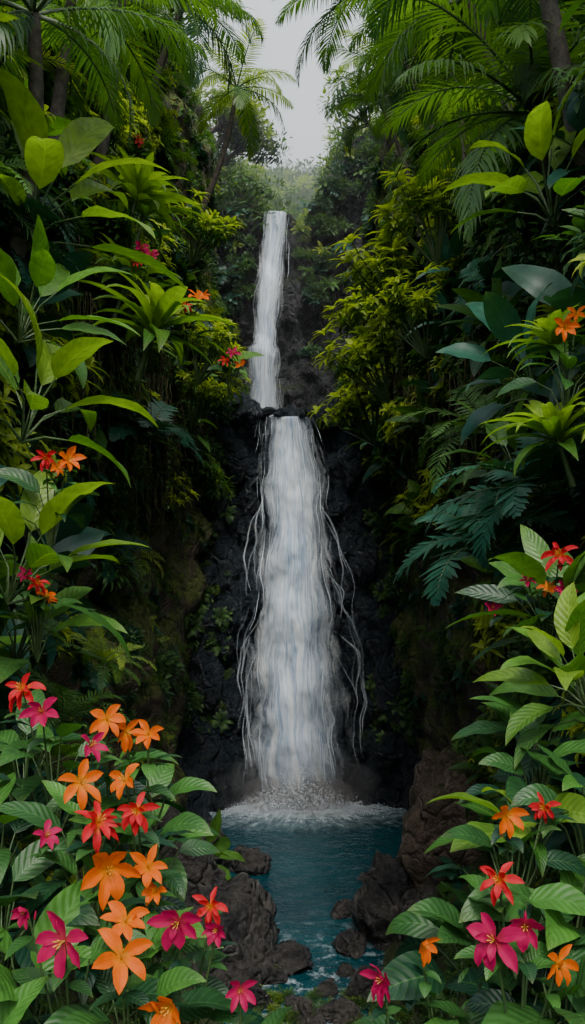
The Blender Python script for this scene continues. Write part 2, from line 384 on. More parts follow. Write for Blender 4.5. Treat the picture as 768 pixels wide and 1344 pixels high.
# ------------------------------------------------------------------ terrain
def fbm(x, y, z, o=4): return noise.fractal(Vector((x, y, z)), .9, 2.1, o)
def sst(t): t = max(0, min(1, t)); return t*t*(3-2*t)
WY = [0, 3, 8, 12, 16, 20, 23, 26, 30, 34, 45, 60, 95]
WL = [2.6, 2.7, 3.2, 3.7, 3.8, 3.4, 2.75, 2.4, 2.35, 2.3, 3.4, 6, 12]
WR = [2.6, 2.7, 3.2, 3.9, 4.0, 3.6, 2.85, 2.3, 2.2, 2.3, 3.4, 6.0, 12]
def ztop(y): return min(9.0+.56*max(0, y-2), 23.2) if y < 34 else 23.2
def wallx(side, y, z):
    b = np.interp(y, WY, WL if side < 0 else WR)
    b += max(0, z-11)*(.17 if y < 26 else .12) - .35*math.exp(-((z-10.5)/2.5)**2)*(1 if y > 14 else 0)
    if y > 19: b += .5*max(0, 1-z/4)
    b -= max(0, 1-abs(y-17)/7)*max(0, (8.5-z)/8.5)*(1.9 if side < 0 else .9)
    b += .55*fbm(side*7+.0, y*.22, z*.22, 4) + .36*fbm(side*3+9, y*.9, z*.9, 5)
    return side*b
def wall(side, name):
    mb = MB(); rows = []; uvs = []
    ys = list(np.linspace(1.5, 36, 230))+list(np.linspace(37, 95, 50))
    for y in ys:
        zt = ztop(y); zs = list(np.linspace(-1.5, zt, 150))
        r = [Vector((wallx(side, y, z), y, z)) for z in zs]
        top = r[-1]
        for k, e in enumerate((1.5, 4, 9, 18, 40, 90)): r.append(Vector((top.x+side*e, y, zt+min(e*.15, 2)+fbm(top.x+e, y*.2, 3)*.5)))
        rows.append(r); uvs.append([(0, 0)]*len(r))
    mb.grid(rows, uvs, 0, 0); o = bpy.data.objects.new(name, mb.mesh(name, (M_WALL,))); COL.objects.link(o)
wall(-1, 'cliff_hillside'); wall(1, 'cliff_hillside')

SY = [8, 12, 15, 18, 22, 26]
def gz(x, y):
    l = np.interp(y, SY, [-.6, -.7, -1.5, -2.1, -2.9, -3.2]); r = np.interp(y, SY, [.7, .9, 1.6, 2.2, 3.2, 3.6])
    e = max(l-x, x-r); z = max(-.9, e*.85) if e < 0 else e*1.1
    nb = 5.0-max(0, y-2.9-.9*min(2, abs(x)))*1.25 + .25*min(6, abs(x))
    if y < 2: nb = min(nb, 5.15-(2-y)*.3)
    return max(min(z, 5.5), min(nb, 5.9)) + .12*fbm(x*.8, y*.8, 1)
mb = MB(); rows = []
gys = list(np.linspace(-90, -6, 20))+list(np.linspace(-5, 27, 130)); gxs = list(np.linspace(-90, -7, 15))+list(np.linspace(-6, 6, 70))+list(np.linspace(7, 90, 15))
for y in gys: rows.append([Vector((x, y, gz(x, max(y, -30)) if abs(x) < 6.5 or y < 3 else gz(x, 3))) for x in gxs])
mb.grid(rows, [[(0, 0)]*100]*len(rows), 0, 0); o = bpy.data.objects.new('ground', mb.mesh('ground', (rock_mat('bank_soil', (.02, .018, .014), (.05, .04, .028), .5, .8),))); COL.objects.link(o)

LEDGE = [(9.3, .26), (8.0, .22), (6.6, .34), (4.9, .24), (3.1, .36), (1.5, .25)]
def face(x, z, top=25.0, soft=.3):
    y = top-.06*(10.4-z)
    for i, (zi, d) in enumerate(LEDGE):
        zz = zi+.9*fbm(x*.9+i*3.3, 0, i*2.2, 3)
        y -= d*sst((zz-z)/soft+.5)
    return y
def wy_low(x, z): return face(x, z, 25.0, 1.1)+.10*fbm(x*2, z*1.2, 2, 3)-.26
def cliff_low(x, z):
    f = face(x, z)+.5*fbm(x*.7, z*.5, 5, 4)+.34*fbm(x*2.2, z*1.6, 9, 5)-.30*max(0, abs(x-.2)-1.4)**1.2
    return max(f, wy_low(x, z)+.12) if -1.4 < x < 1.8 else f
mb = MB(); rows = []
for z in np.linspace(-1.2, 10.3, 210):
    rows.append([Vector((x, cliff_low(x, z), z)) for x in np.linspace(-4.2, 4.4, 170)])
for yy, zz in ((.4, 10.42), (1.5, 10.45), (5, 10.6), (11, 10.8)):
    rows.append([Vector((x, 25.0+yy, zz+.25*fbm(x, yy, 4)+max(0, abs(x)-1.0)*.5)) for x in np.linspace(-4.2, 4.4, 170)])
mb.grid(rows, [[(0, 0)]*170]*len(rows), 0, 0); o = bpy.data.objects.new('waterfall_cliff', mb.mesh('c1', (M_WET,))); COL.objects.link(o)
mb = MB(); rows = []
for k in range(130):
    r = []
    for x in np.linspace(-6, 6, 130):
        nt_ = 19.2+min(3.5, max(0, abs(x+.6)-.9)**1.1*1.3)+.5*fbm(x*1.2, 3, 3)
        z = 10.0+(nt_-10.0)*k/120 if k <= 120 else nt_+(k-120)*.15
        y = 34.9-.1*(19.4-z)+.9*fbm(x*.5, z*.4, 15, 5)+.45*fbm(x*1.8, z*.9, 5, 5) if k <= 120 else 34.9+(k-120)**2*.3
        if abs(x+.9) < 1.1: y = max(y, 34.4-.08*(19.4-z)+.1)
        r.append(Vector((x, y, z)))
    rows.append(r)
mb.grid(rows, [[(0, 0)]*130]*130, 0, 0); o = bpy.data.objects.new('waterfall_cliff', mb.mesh('c2', (rock_mat('upper_rock', (.014, .021, .028), (.055, .062, .068), .3, .5),))); COL.objects.link(o)

mb = MB(); xs = np.linspace(-6, 6, 3); rows = [[Vector((x, y, 0)) for x in xs] for y in (5, 15, 27)]
mb.grid(rows, [[(0, 0)]*3]*3, 0, 0); o = bpy.data.objects.new('pool_water', mb.mesh('pool', (pool_mat(),))); COL.objects.link(o)

# ------------------------------------------------------------------ waterfalls
def build_fall(name, zk, lk, rk, yf, nstr, sheetsets, nriv, seed, bot):
    R.seed(seed)
    par = empty(name, (0, 0, 0))
    def edge(z, s):
        l = np.interp(-z, [-a for a in zk], lk); r = np.interp(-z, [-a for a in zk], rk)
        w = (r-l)/2; c = (l+r)/2
        return c+s*w*(1+.14*fbm(3, z*.9, s*2, 2))+.08*fbm(z*.5, s*1.4, seed, 3)
    zt, zb = zk[0], zk[-1]
    for i, (s0, s1, off, mat) in enumerate(sheetsets):
        mb = MB(); rows = []; uvs = []
        for z in [zt+.02]*1+list(np.linspace(zt, zb, 170)):
            rows.append([]); uvs.append([])
            for s in np.linspace(s0, s1, 44):
                x = edge(z, s); rows[-1].append(Vector((x, yf(x, z)-off, z))); uvs[-1].append(((s-s0)/(s1-s0), z*.35+i*7))
        for p in rows[0]: p.y += .5
        mb.grid(rows, uvs, 0, 0)
        o = bpy.data.objects.new('water_sheet', mb.mesh('sheet', (mat,))); COL.objects.link(o); o.parent = par
    mb = MB()
    for i in range(nriv):
        sg = -1 if i % 2 else 1; z0 = U(zb+(zt-zb)*.3, zt-1.4); z1 = max(bot, z0-U(2.0, 5)); s0 = sg*U(.45, .75); sm = sg*U(.75, 1.08); s1 = sm*U(.85, 1.05)
        w = U(.03, .085); K = 60; rows = []; uvs = []; ph = U(0, 9); fr = U(3, 6)
        for k in range(K+1):
            t = k/K; z = z0+(z1-z0)*t; ss = s0+(sm-s0)*sst(t*2.2)+(s1-sm)*sst((t-.5)*2)+.03*math.sin(t*fr+ph)
            x = edge(z, ss); ww = w*min(1, t*3+.02)*min(1, (1-t)*3+(.3 if z1 == bot else .02))*(1+.3*math.sin(t*9+ph)); y = yf(x, z)-.06-(i % 4)*.02
            rows.append([Vector((x-ww, y+.02, z)), Vector((x-ww*.4, y, z)), Vector((x+ww*.4, y, z)), Vector((x+ww, y+.02, z))]); uvs.append([(a, z*.35+i*3.7) for a in (0, .3, .7, 1)])
        mb.grid(rows, uvs, 0, 0)
    if nriv: o = bpy.data.objects.new('rivulets', mb.mesh('rivulets', (M_RIV,))); COL.objects.link(o); o.parent = par
    mb = MB()
    for i in range(nstr):
        s = max(-1.0, min(1.0, R.gauss(0, .35))) if i % 4 else U(-1.0, 1.0)
        z0 = zt if U(0, 1) < .15 else U(zb+.5, zt-.3); z1 = max(bot, z0-U(.5, 2.2)); w = U(.003, .007)
        rows = []; uvs = []; K = 14; ds = U(-.06, .06)
        for k in range(K+1):
            t = k/K; z = z0+(z1-z0)*t; ss = s+ds*t+.03*fbm(z*.8, i*.37, 2, 2)
            x = edge(z, ss); y = yf(x, z)-.12-(i % 5)*.03; ww = w*math.sin(math.pi*min(1, t*.92+.06))
            rows.append([Vector((x-ww, y+.005, z)), Vector((x+ww, y, z))]); uvs.append([(0, t), (1, t)])
        mb.grid(rows, uvs, 0, 0)
    o = bpy.data.objects.new('water_strands', mb.mesh('strands', (M_STRAND,))); COL.objects.link(o); o.parent = par
zk = [10.28, 8.7, 7.0, 3.9, .75, 0]
build_fall('waterfall', zk, [-.95, -1.05, -1.2, -1.45, -1.5, -1.62], [.68, 1.1, 1.3, 1.6, 1.85, 2.0], wy_low, 160,
           [(-1, 1, .02, M_FALL_THIN), (-.88, .82, .07, M_FALL_CORE), (-.52, .44, .12, M_FALL_MID)], 16, 3, 0)
build_fall('waterfall', [19.3, 17, 13.95, 13.8, 11], [-1.2, -1.45, -1.65, -1.9, -1.8], [-.06, -.2, -.45, -.32, -.35],
           lambda x, z: 34.3-.08*(19.4-z)-.5*sst((13.95+.2*math.sin(x*3)-z)/.8+.5)-.3*sst((16.8+.3*math.sin(x*4)-z)/.8+.5)-.14*math.cos((x+.9)*2.2), 60, [(-1, 1, .02, M_FALL_THIN), (-.98, .95, .07, M_FALL_CORE), (-.7, .6, .12, M_FALL_MID)], 2, 4, 10.8)
R.seed(8); mb = MB()
for i in range(11000):
    x = .2+R.gauss(0, .75); y = 22.4+R.gauss(0, .28)
    h = abs(R.gauss(0, .36))*max(.12, 1.25-abs(x-.2)*.65); sz = U(.003, .010)
    c = Vector((x, y, h)); q = [c+Vector((-sz, 0, -sz)), c+Vector((sz, 0, -sz)), c+Vector((sz, .01, sz)), c+Vector((-sz, .01, sz))]
    mb.grid([[q[0], q[1]], [q[3], q[2]]], [[(0, 0), (1, 0)], [(0, 1), (1, 1)]], 0, 0)
o = bpy.data.objects.new('splash_spray', mb.mesh('spray', (M_STRAND,))); COL.objects.link(o)

# ------------------------------------------------------------------ rocks
import bmesh
def rock(loc, sc, seed, mat=M_BOULD, sub=5, name='boulder', rz=0):
    bm = bmesh.new(); bmesh.ops.create_icosphere(bm, subdivisions=sub, radius=1)
    off = Vector((seed*7.3, seed*3.1, seed*1.7))
    pl = [(Vector((math.sin(seed*k*1.3+k), math.cos(seed*k*2.1+k*2), math.sin(k*1.9+seed)*.8)).normalized(), .58+.28*abs(math.sin(k*seed+k))) for k in range(1, 17)]
    for v in bm.verts:
        p = v.co.copy()
        for nn, dd in pl:
            e = p.dot(nn)-dd
            if e > 0: p -= nn*e*.92
        p += v.co*(.18*noise.fractal(p*1.4+off, .8, 2.1, 4)+.09*noise.fractal(p*5+off, .8, 2.1, 4))
        v.co = p
    for f in bm.faces: f.smooth = True
    me = bpy.data.meshes.new(name); bm.to_mesh(me); bm.free(); me.materials.append(mat)
    o = bpy.data.objects.new(name, me); COL.objects.link(o); o.location = loc; o.scale = sc; o.rotation_euler = (0, 0, rz); return o
for i, (l, s, m) in enumerate([
 ((-1.35, 14.9, .2), (1.25, 1.4, 1.25), M_BOULD), ((-2.4, 15.9, .9), (1.2, 1.3, 1.4), M_BOULD), ((-.88, 18.8, .08), (.6, .48, .4), M_BOULD),
 ((-1.85, 18.5, .3), (.65, .6, .7), M_BOULD), ((-2.5, 17.6, .5), (.8, .9, .9), M_BOULD), ((-.05, 14.8, .02), (.5, .38, .28), M_BOULD),
 ((1.0, 16.6, .0), (.32, .28, .24), M_BOULD), ((1.02, 15.3, .0), (.45, .33, .25), M_BOULD), ((1.8, 15.6, .4), (.85, .75, .95), M_BOULD),
 ((2.35, 16.4, .5), (.8, .8, 1.1), M_BOULD), ((3.15, 16.2, 1.5), (1.4, 1.4, 1.95), M_BROWN), ((-.35, 14.3, 0), (.3, .27, .2), M_BOULD),
 ((2.6, 15, .4), (1., .9, .9), M_BOULD), ((-3.0, 20.5, .3), (.8, 1.3, 1.3), M_WET), ((3.5, 20.5, .3), (.7, 1.5, 1.4), M_WET),
 ((.5, 13.9, -.02), (.28, .24, .17), M_BOULD), ((1.5, 18.2, -.05), (.25, .2, .15), M_BOULD), ((-.7, 13.6, .0), (.5, .4, .3), M_BOULD), ((1.2, 13.9, .05), (.5, .4, .3), M_BOULD),
 ((.12, 13.3, .0), (.35, .28, .2), M_BOULD), ((.75, 13.2, .02), (.4, .3, .22), M_BOULD), ((.32, 12.7, .0), (.45, .3, .2), M_BOULD), ((.85, 14.5, -.03), (.22, .2, .14), M_BOULD),
 ((-1.25, 24.6, 10.4), (.42, .5, .42), M_WET), ((-1.7, 24.9, 10.6), (.5, .6, .5), M_WET), ((.95, 24.6, 10.35), (.42, .5, .45), M_WET), ((1.4, 24.8, 10.5), (.6, .6, .6), M_WET),
 ((-.1, 27, 10.6), (.3, .3, .3), M_WET), ((.3, 26, 10.45), (.25, .3, .2), M_WET), ((.25, 24.6, 10.36), (.12, .2, .14), M_WET), ((-.35, 24.65, 10.36), (.09, .2, .1), M_WET),
 ((-.75, 25.4, 10.5), (.3, .25, .17), M_WET), ((-.25, 25.5, 10.5), (.3, .25, .13), M_WET), ((.35, 25.4, 10.5), (.35, .25, .16), M_WET),
 ((-1.5, 24.2, 8.9), (.42, .4, .5), M_WET), ((1.6, 24.1, 8.9), (.42, .4, .6), M_WET), ((2.0, 23.6, 6.4), (.45, .4, .7), M_WET), ((-1.85, 23.7, 6.2), (.42, .45, .7), M_WET),
 ((2.6, 23.1, 3), (.6, .5, 1.1), M_WET), ((-2.3, 23.2, 3.2), (.6, .5, 1.1), M_WET), ((2.7, 22.9, .2), (.6, .5, .5), M_WET), ((-2.4, 22.9, .1), (.5, .4, .4), M_WET),
 ((-1.0, 23.5, 5.2), (.14, .3, .35), M_WET), ((1.2, 23.3, 4.6), (.13, .3, .3), M_WET),
 ((2.45, 22.7, 1.4), (.35, .3, .5), M_WET), ((-2.2, 22.9, 1.5), (.35, .3, .6), M_WET)]):
    rock(l, s, i+1.3, m, 5 if l[1] < 20 else 4, 'boulder' if l[1] < 21 and l[2] < 3 else 'wet_rock', i*1.1)

# ------------------------------------------------------------------ scattered hillside foliage
R.seed(21)
par = empty('hillside_foliage')
def scatter(side, n, y0, y1, z0, z1, kinds, smin, smax, keep=None, outw=.7, parent=None, names='foliage'):
    for _ in range(n):
        y = U(y0, y1); z = U(z0, z1)
        if z > ztop(y)+.2: continue
        if keep and not keep(y, z): continue
        k = R.choice(kinds); me = R.choice(PR[k]); s = U(smin, smax)
        x = wallx(side, y, z)
        x += side*.08
        if k == 'vine': put(me, names, (x-side*.35, y, z), s, U(0, 6.28), Z, parent or par, .02); continue
        put(me, names, (x, y, z), s, None, Vector((-side*outw, U(-.25, .1), .75)), parent or par, .25)
def keepL(y, z):
    if z < .4: return False
    if y > 11 and z < 7.5: return U(0, 1) < .06
    if y > 20 and z < 9: return U(0, 1) < .3
    return True
def keepR(y, z):
    if z < .6: return False
    if y > 16 and z < 6.5: return U(0, 1) < .15
    return True
mixa = ['bush']*5+['bushd']*4+['fern']*4+['broad']*2+['tip']*1
for side, kp in ((-1, keepL), (1, keepR)):
    scatter(side, 500, 6, 24, 0, 15, mixa, .55, 1.05, kp)
    scatter(side, 280, 9, 24, 11, 23.5, ['bush', 'bushd', 'bushd', 'fern', 'tip', 'fern'], .65, 1.1)
    scatter(side, 22, 12, 24, 13, 23, ['palm'], .5, .8)
    scatter(side, 220, 23, 34, 10.5, 23, ['bush', 'bushd', 'fern', 'busht', 'bush'], .5, .85)
    scatter(side, 110, 35, 62, 17, 23, ['tree', 'bush'], .7, 1.0)
    scatter(side, 330, 11, 25, 2.2, 9, ['busht', 'busht', 'busht', 'fern', 'fern'], .16, .42, None, 1.1)
    scatter(side, 120, 11, 24, 4, 9, ['bush', 'bushd', 'fern'], .25, .5, None, 1.0)
    scatter(side, 36, 12, 22, 8.5, 13, ['vine'], .6, .9)
    scatter(side, 70, 8, 24, 8, 20, ['lime', 'tip', 'tip'], .6, 1.0)
for _ in range(80):
    side = R.choice((-1, 1)); y = U(14, 50); zt = ztop(y); x = wallx(side, y, zt)+side*U(.4, 3)
    put(R.choice(PR['tree']), 'foliage', (x, y, zt-.5), U(.6, .95), None, Z, par)
for _ in range(260):
    x = U(-5.5, 5.5)
    if abs(x+.75) < 1.0: continue
    nt_ = 19.2+min(3.5, max(0, abs(x+.6)-.9)**1.1*1.3); z = nt_-abs(R.gauss(0, 3.0))
    put(R.choice(PR['bush']+PR['bushd']+PR['fern']+PR['busht']), 'foliage', (x, 34.3-.1*(19.4-z), z), U(.35, .75), None, Vector((0, -.6, .8)), par)
for _ in range(200):
    sd = R.choice((-1, 1)); x = .2+sd*U(1.9, 3.2); z = U(1.5, 10.3); put(R.choice(PR['busht']+PR['fern'][:2]), 'foliage', (x, cliff_low(x, z)+.05, z), U(.15, .38), None, Vector((0, -1, .6)), par)
mb = MB(); rows = []
def hz(x, y): return 17+(y-36)*.38+.07*abs(x)**1.4+1.5*fbm(x*.1, y*.1, 8)
for y in np.linspace(35.5, 110, 50): rows.append([Vector((x, y, hz(x, y))) for x in np.linspace(-60, 60, 60)])
mb.grid(rows, [[(0, 0)]*60]*50, 0, 0); o = bpy.data.objects.new('hill', mb.mesh('hill', (M_WALL,))); COL.objects.link(o)
fp = empty('distant_forest')
for _ in range(480):
    y = U(38, 100); x = R.gauss(0, .1)*y
    if y < 48 and abs(x+.3) < 1.8: continue
    put(R.choice(PR['tree']), 'tree_clump', (x, y, hz(x, y)-.8), U(.6, 1.0)*(1 if y < 60 else 1.35), None, Z, fp)

# ------------------------------------------------------------------ named plants
R.seed(33)
for me, nm, l, s, yaw, up in [
 (banana[0], 'banana_plant', (-2.75, 9.0, 10.3), 1.05, .4, (.35, -.1, 1)), (banana[1], 'banana_plant', (-2.35, 7.6, 8.2), .82, 2.0, (.4, -.1, 1)),
 (banana[1], 'banana_plant', (-2.15, 6.6, 6.9), .75, 4.2, (.4, 0, 1)), (banana[2], 'banana_plant', (-2.3, 7.2, 6.3), .75, 1.2, (.5, -.2, 1)),
 (banana[2], 'banana_plant', (-2.6, 8.3, 9.2), .8, 3.0, (.4, -.1, 1)), (banana[0], 'banana_plant', (2.75, 9.2, 10.6), .85, 1.0, (-.3, -.1, 1)),
 (PR['lime'][1], 'bromeliad', (-2.1, 13, 10.2), 1.35, 0, (.3, -.1, 1)), (PR['lime'][1], 'bromeliad', (-2.7, 14, 11.2), 1.1, 2, (.3, 0, 1)),
 (PR['lime'][0], 'bromeliad', (-2.9, 17, 13.3), 1.3, 2, (.3, 0, 1)), (PR['lime'][1], 'bromeliad', (-2.7, 15, 12.9), 1.2, 3, (.3, 0, 1)),
 (PR['lime'][1], 'bromeliad', (2.2, 7.2, 8.15), .72, 1, (-.35, -.1, 1)), (PR['lime'][1], 'bromeliad', (2.3, 7.6, 9.0), .6, 2, (-.35, -.1, 1)),
 (PR['fern'][3], 'tree_fern', (2.35, 8.2, 7.8), 1.0, 0, (-.5, -.1, 1)), (PR['fern'][3], 'tree_fern', (2.3, 10, 7.2), 1.15, 1, (-.5, -.2, 1)),
 (PR['fern'][1], 'tree_fern', (2.6, 11.5, 8.6), 1.3, 2, (-.5, -.2, 1)), (PR['fern'][3], 'tree_fern', (-2.5, 15, 8.9), 1.0, 2, (.5, -.2, 1)),
 (banana[2], 'philodendron', (1.75, 5.1, 6.35), .55, 0, (-.3, 0, 1)), (banana[1], 'philodendron', (1.65, 4.9, 6.5), .42, 2.5, (-.3, 0, 1)),
 (banana[2], 'philodendron', (1.95, 6.1, 6.7), .6, 3, (-.3, 0, 1)), (PR['broad'][2], 'philodendron', (2.4, 8.6, 8.7), .8, 3, (-.4, -.2, 1)),
 (PR['broad'][1], 'philodendron', (2.5, 9.6, 7.9), .9, 1, (-.4, -.2, 1)), (PR['broad'][1], 'philodendron', (2.9, 11.6, 9.8), .9, 5, (-.5, -.2, 1)),
 (PR['fern'][2], 'fern_plant', (-1.75, 8, 6.2), .6, 1, (.4, 0, 1)), (PR['fern'][0], 'fern_plant', (-2.0, 7.6, 5.8), .7, 3, (.4, 0, 1)),
 (PR['tip'][0], 'croton_shrub', (1.95, 15.5, 11.2), 1.15, 0, (-.4, -.1, 1)), (PR['tip'][1], 'croton_shrub', (1.6, 16, 9.9), 1.1, 1, (-.5, -.1, 1)),
 (PR['tip'][0], 'croton_shrub', (2.4, 15, 12.1), 1.1, 2, (-.3, -.1, 1)), (PR['tip'][1], 'croton_shrub', (1.5, 17.5, 9.2), 1.0, 3, (-.5, -.1, 1)),
 (PR['tip'][0], 'croton_shrub', (2.1, 14.5, 10.4), .9, 4, (-.4, -.1, 1)), (PR['tip'][1], 'croton_shrub', (1.6, 18.5, 11.3), .9, 5, (-.4, -.1, 1)),
 (PR['tip'][0], 'croton_shrub', (-1.75, 17, 10.3), .85, 5, (.4, -.1, 1)), (PR['tip'][1], 'croton_shrub', (-2.0, 18, 9.6), .8, 5, (.4, -.1, 1)),
 (PR['tip'][1], 'croton_shrub', (-2.2, 20, 13.5), 1.0, 5, (.4, -.1, 1)),
]: put(me, nm, l, s, yaw, Vector(up), None, .05)

def palm(base, top, rad, crown, cs, bend=.3, seed=0):
    b = Vector(base); t = Vector(top); e = empty('palm_tree', base); mb = MB(); K = 26; pts = []; rr = []
    sd = Vector((bend, 0, 0))
    for k in range(K+1):
        f = k/K; pts.append((t-b)*f+sd*math.sin(math.pi*f)*.6); rr.append(rad*(1.15-.45*f)*(1+.06*(k % 2))+(.25*rad if k == 0 else 0))
    tube(mb, pts, rr, 9, .4, 0)
    o = bpy.data.objects.new('trunk', mb.mesh('trunk', (M_BARK,))); COL.objects.link(o); o.parent = e
    c = put(PR['palm'][crown], 'crown', t-b, cs, seed*1.3, Z+(t-b).normalized()*.5, e)
palm((-3.7, 12.5, 11.5), (-3.1, 12.3, 14.9), .11, 0, .95, .1, 1)
palm((-3.9, 22, 16), (-2.7, 21.5, 20.0), .11, 0, 1.05, -.3, 2)
palm((-3.0, 28, 17), (-1.75, 27.5, 20.9), .09, 2, .9, .3, 3)
palm((3.6, 20, 15), (1.7, 20, 19.6), .08, 0, 1.0, .25, 4)
palm((3.2, 22, 14.5), (2.2, 22, 17.9), .06, 1, .7, .25, 8)
palm((3.4, 9.5, 10.6), (2.5, 9.2, 14.0), .11, 1, 1.0, -.1, 5)
palm((3.9, 14, 12), (2.7, 13.6, 15.6), .1, 0, 1.05, .2, 6)
palm((-3.8, 16, 13), (-3.0, 15.5, 16.7), .1, 1, 1.0, .2, 7)
palm((3.8, 12, 9), (3.05, 11, 12.6), .1, 0, .95, .2, 9)
palm((3.4, 27, 17), (2.7, 27, 21.3), .1, 2, .8, .2, 10)
palm((3.6, 18, 14), (2.9, 17.5, 17.4), .09, 0, .9, .2, 11)
palm((-2.9, 9, 10), (-2.6, 8.8, 12.6), .09, 1, .8, .2, 12)

# ------------------------------------------------------------------ flowering plants
def flower(mb, c, face_, size, mat):
    size *= 1.06
    face_ = face_.normalized(); s, n = orth(face_, Z); r0 = U(0, 6); op = U(.25, 1.0)
    layers = [(R.choice((5, 6, 6)), op, 1.0, .22)]
    if mat == 4: layers = [(6, .15, 1.0, .17), (5, .9, .75, .15)]
    elif mat == 2 and U(0, 1) < .5: layers = [(6, op, 1.0, .23), (3, 1.3, .6, .14)]
    for npet, opn, ls, wd in layers:
        for k in range(npet):
            a = r0+2*math.pi*k/npet+U(-.13, .13)+opn; out = s*math.cos(a)+n*math.sin(a)
            leaf(mb, c, out*1.0+face_*(opn+U(-.1, .1)), face_, size*.56*ls*U(.85, 1.12), size*wd*U(.85, 1.15), U(.5, 1.5), .4, 8, 'petal', .5, mat, True, .15, U(-.35, .35))
    for k in range(5):
        a = k*1.256+r0; e = c+face_*size*.22+(s*math.cos(a)+n*math.sin(a))*size*.06
        tube(mb, [c, c.lerp(e, .5)+face_*.005, e, e+face_*size*.02], [size*.008, size*.007, size*.012, size*.006], 4, .5, 5)
FM = (M_FG, M_STEM, P_M, P_O, P_R, M_STAMEN)
def fplant(base, flowers, nleaf, L, W, stem, seed, bright=.35, name='flowering_plant', lime=False):
    R.seed(seed); mb = MB(); b = Vector(base)
    for i in range(nleaf):
        k = (i+.5)/nleaf; az = i*2.399+U(-.3, .3)+seed; el = 1.3-1.15*k; sc = U(.55, 1.15)
        h = stem*(1-.55*k)*U(.7, 1.15); r = .05+.2*k
        p = Vector((math.cos(az)*r, math.sin(az)*r, h)); tube(mb, [Vector((0, 0, -.15)), p*.5+Vector((0, 0, .02)), p], [.008, .006, .004], 4, .5, 1)
        dd = sdir(az, el*.6+U(-.35, .25))
        leaf(mb, p, dd, (Z-dd*.2+Vector((U(-.3, .3), U(-.5, .1), 0))).normalized(), L*sc, W*sc*U(.75, 1.1), U(.4, 1.5), U(.12, .45), 10, 'ovate', bright+(.5-k)*.9+U(-.3, .3), 0, True, .07, U(-.5, .5))
    for (x, y, z, s, m) in flowers:
        c = Vector((x, y, z))-b; mid = Vector((c.x*.6, c.y*.6, c.z*.55))
        tube(mb, [Vector((0, 0, -.1)), mid, c], [.007, .006, .005], 4, .5, 1)
        flower(mb, c, Vector((-x*.25+U(-.7, .7), -1+U(-.2, .5), U(.1, 1.1))), s, {'M': 2, 'O': 3, 'R': 4}[m])
        for j in range(4):
            dd = sdir(U(0, 6.28), U(-.1, .6)); leaf(mb, mid.lerp(c, U(.3, .8)), dd, Z, L*U(.35, .6), W*U(.35, .55), .8, .25, 6, 'ovate', bright+U(-.3, .4), 0, True)
        if U(0, 1) < .6:
            bd = (c-mid).normalized()+Vector((U(-.6, .6), U(-.4, .2), .2)); q0 = mid.lerp(c, .7); q1 = q0+bd.normalized()*s*.45
            tube(mb, [q0, q1], [.004, .004], 4, .5, 1); e = bd.normalized()
            tube(mb, [q1, q1+e*s*.1, q1+e*s*.22, q1+e*s*.3], [.003, s*.04, s*.03, .001], 6, .5, {'M': 2, 'O': 3, 'R': 4}[m])
    me = mb.mesh(name, (M_LIME,)+FM[1:] if lime else FM); o = bpy.data.objects.new(name, me); COL.objects.link(o); o.location = b; return o
F = [
 ((-1.25, 4.6, 6.0), [(-1.354, 4.4, 6.709, .21, 'R'), (-1.23, 4.3, 6.616, .19, 'M')]),
 ((-.95, 4.5, 5.85), [(-.912, 4.3, 6.579, .19, 'O'), (-.948, 4.1, 6.50, .17, 'M')]),
 ((-.75, 4.5, 5.8), [(-.819, 4.3, 6.523, .17, 'O'), (-.707, 4.3, 6.504, .15, 'O')]),
 ((-.95, 4.1, 5.75), [(-.946, 3.9, 6.393, .2, 'O'), (-1.07, 3.8, 6.19, .14, 'M')]),
 ((-.68, 4.1, 5.7), [(-.742, 3.9, 6.403, .17, 'O'), (-.656, 3.7, 6.336, .17, 'R')]),
 ((-.85, 3.85, 5.6), [(-.824, 3.7, 6.287, .22, 'R')]),
 ((-.62, 3.7, 5.5), [(-.742, 3.5, 6.176, .25, 'O'), (-.592, 3.6, 6.135, .17, 'O'), (-.56, 3.6, 6.04, .13, 'O')]),
 ((-.85, 3.4, 5.4), [(-.832, 3.2, 6.033, .23, 'M'), (-1.0, 3.3, 6.1, .12, 'M')]),
 ((-.62, 3.35, 5.4), [(-.628, 3.3, 6.056, .18, 'O'), (-.609, 3.1, 6.02, .22, 'O')]),
 ((-.45, 3.6, 5.3), [(-.441, 3.4, 6.009, .2, 'M'), (-.335, 3.6, 5.978, .15, 'R'), (-.301, 3.5, 5.93, .13, 'M')]),
 ((-.42, 3.15, 5.2), [(-.415, 3.0, 5.91, .21, 'O')]),
 ((-.2, 3.5, 5.1), [(-.204, 3.4, 5.743, .14, 'M')]),
 ((1.0, 4.0, 5.7), [(.927, 3.8, 6.286, .17, 'O'), (1.15, 4.0, 6.25, .14, 'R')]), ((.93, 3.7, 5.55), [(.825, 3.5, 6.13, .17, 'R')]),
 ((.88, 3.4, 5.4), [(.74, 3.2, 6.033, .22, 'M'), (.878, 3.3, 6.041, .19, 'M'), (1.0, 3.3, 5.9, .15, 'O')]),
 ((.62, 3.65, 5.2), [(.514, 3.5, 5.872, .14, 'O')]), ((.42, 3.45, 5.1), [(.347, 3.3, 5.84, .16, 'M')]),
]
for i, (b, fl) in enumerate(F): fplant(b, fl, 9, .32 if b[2] > 5.35 else .22, .15 if b[2] > 5.35 else .11, .42, 100+i, .25)
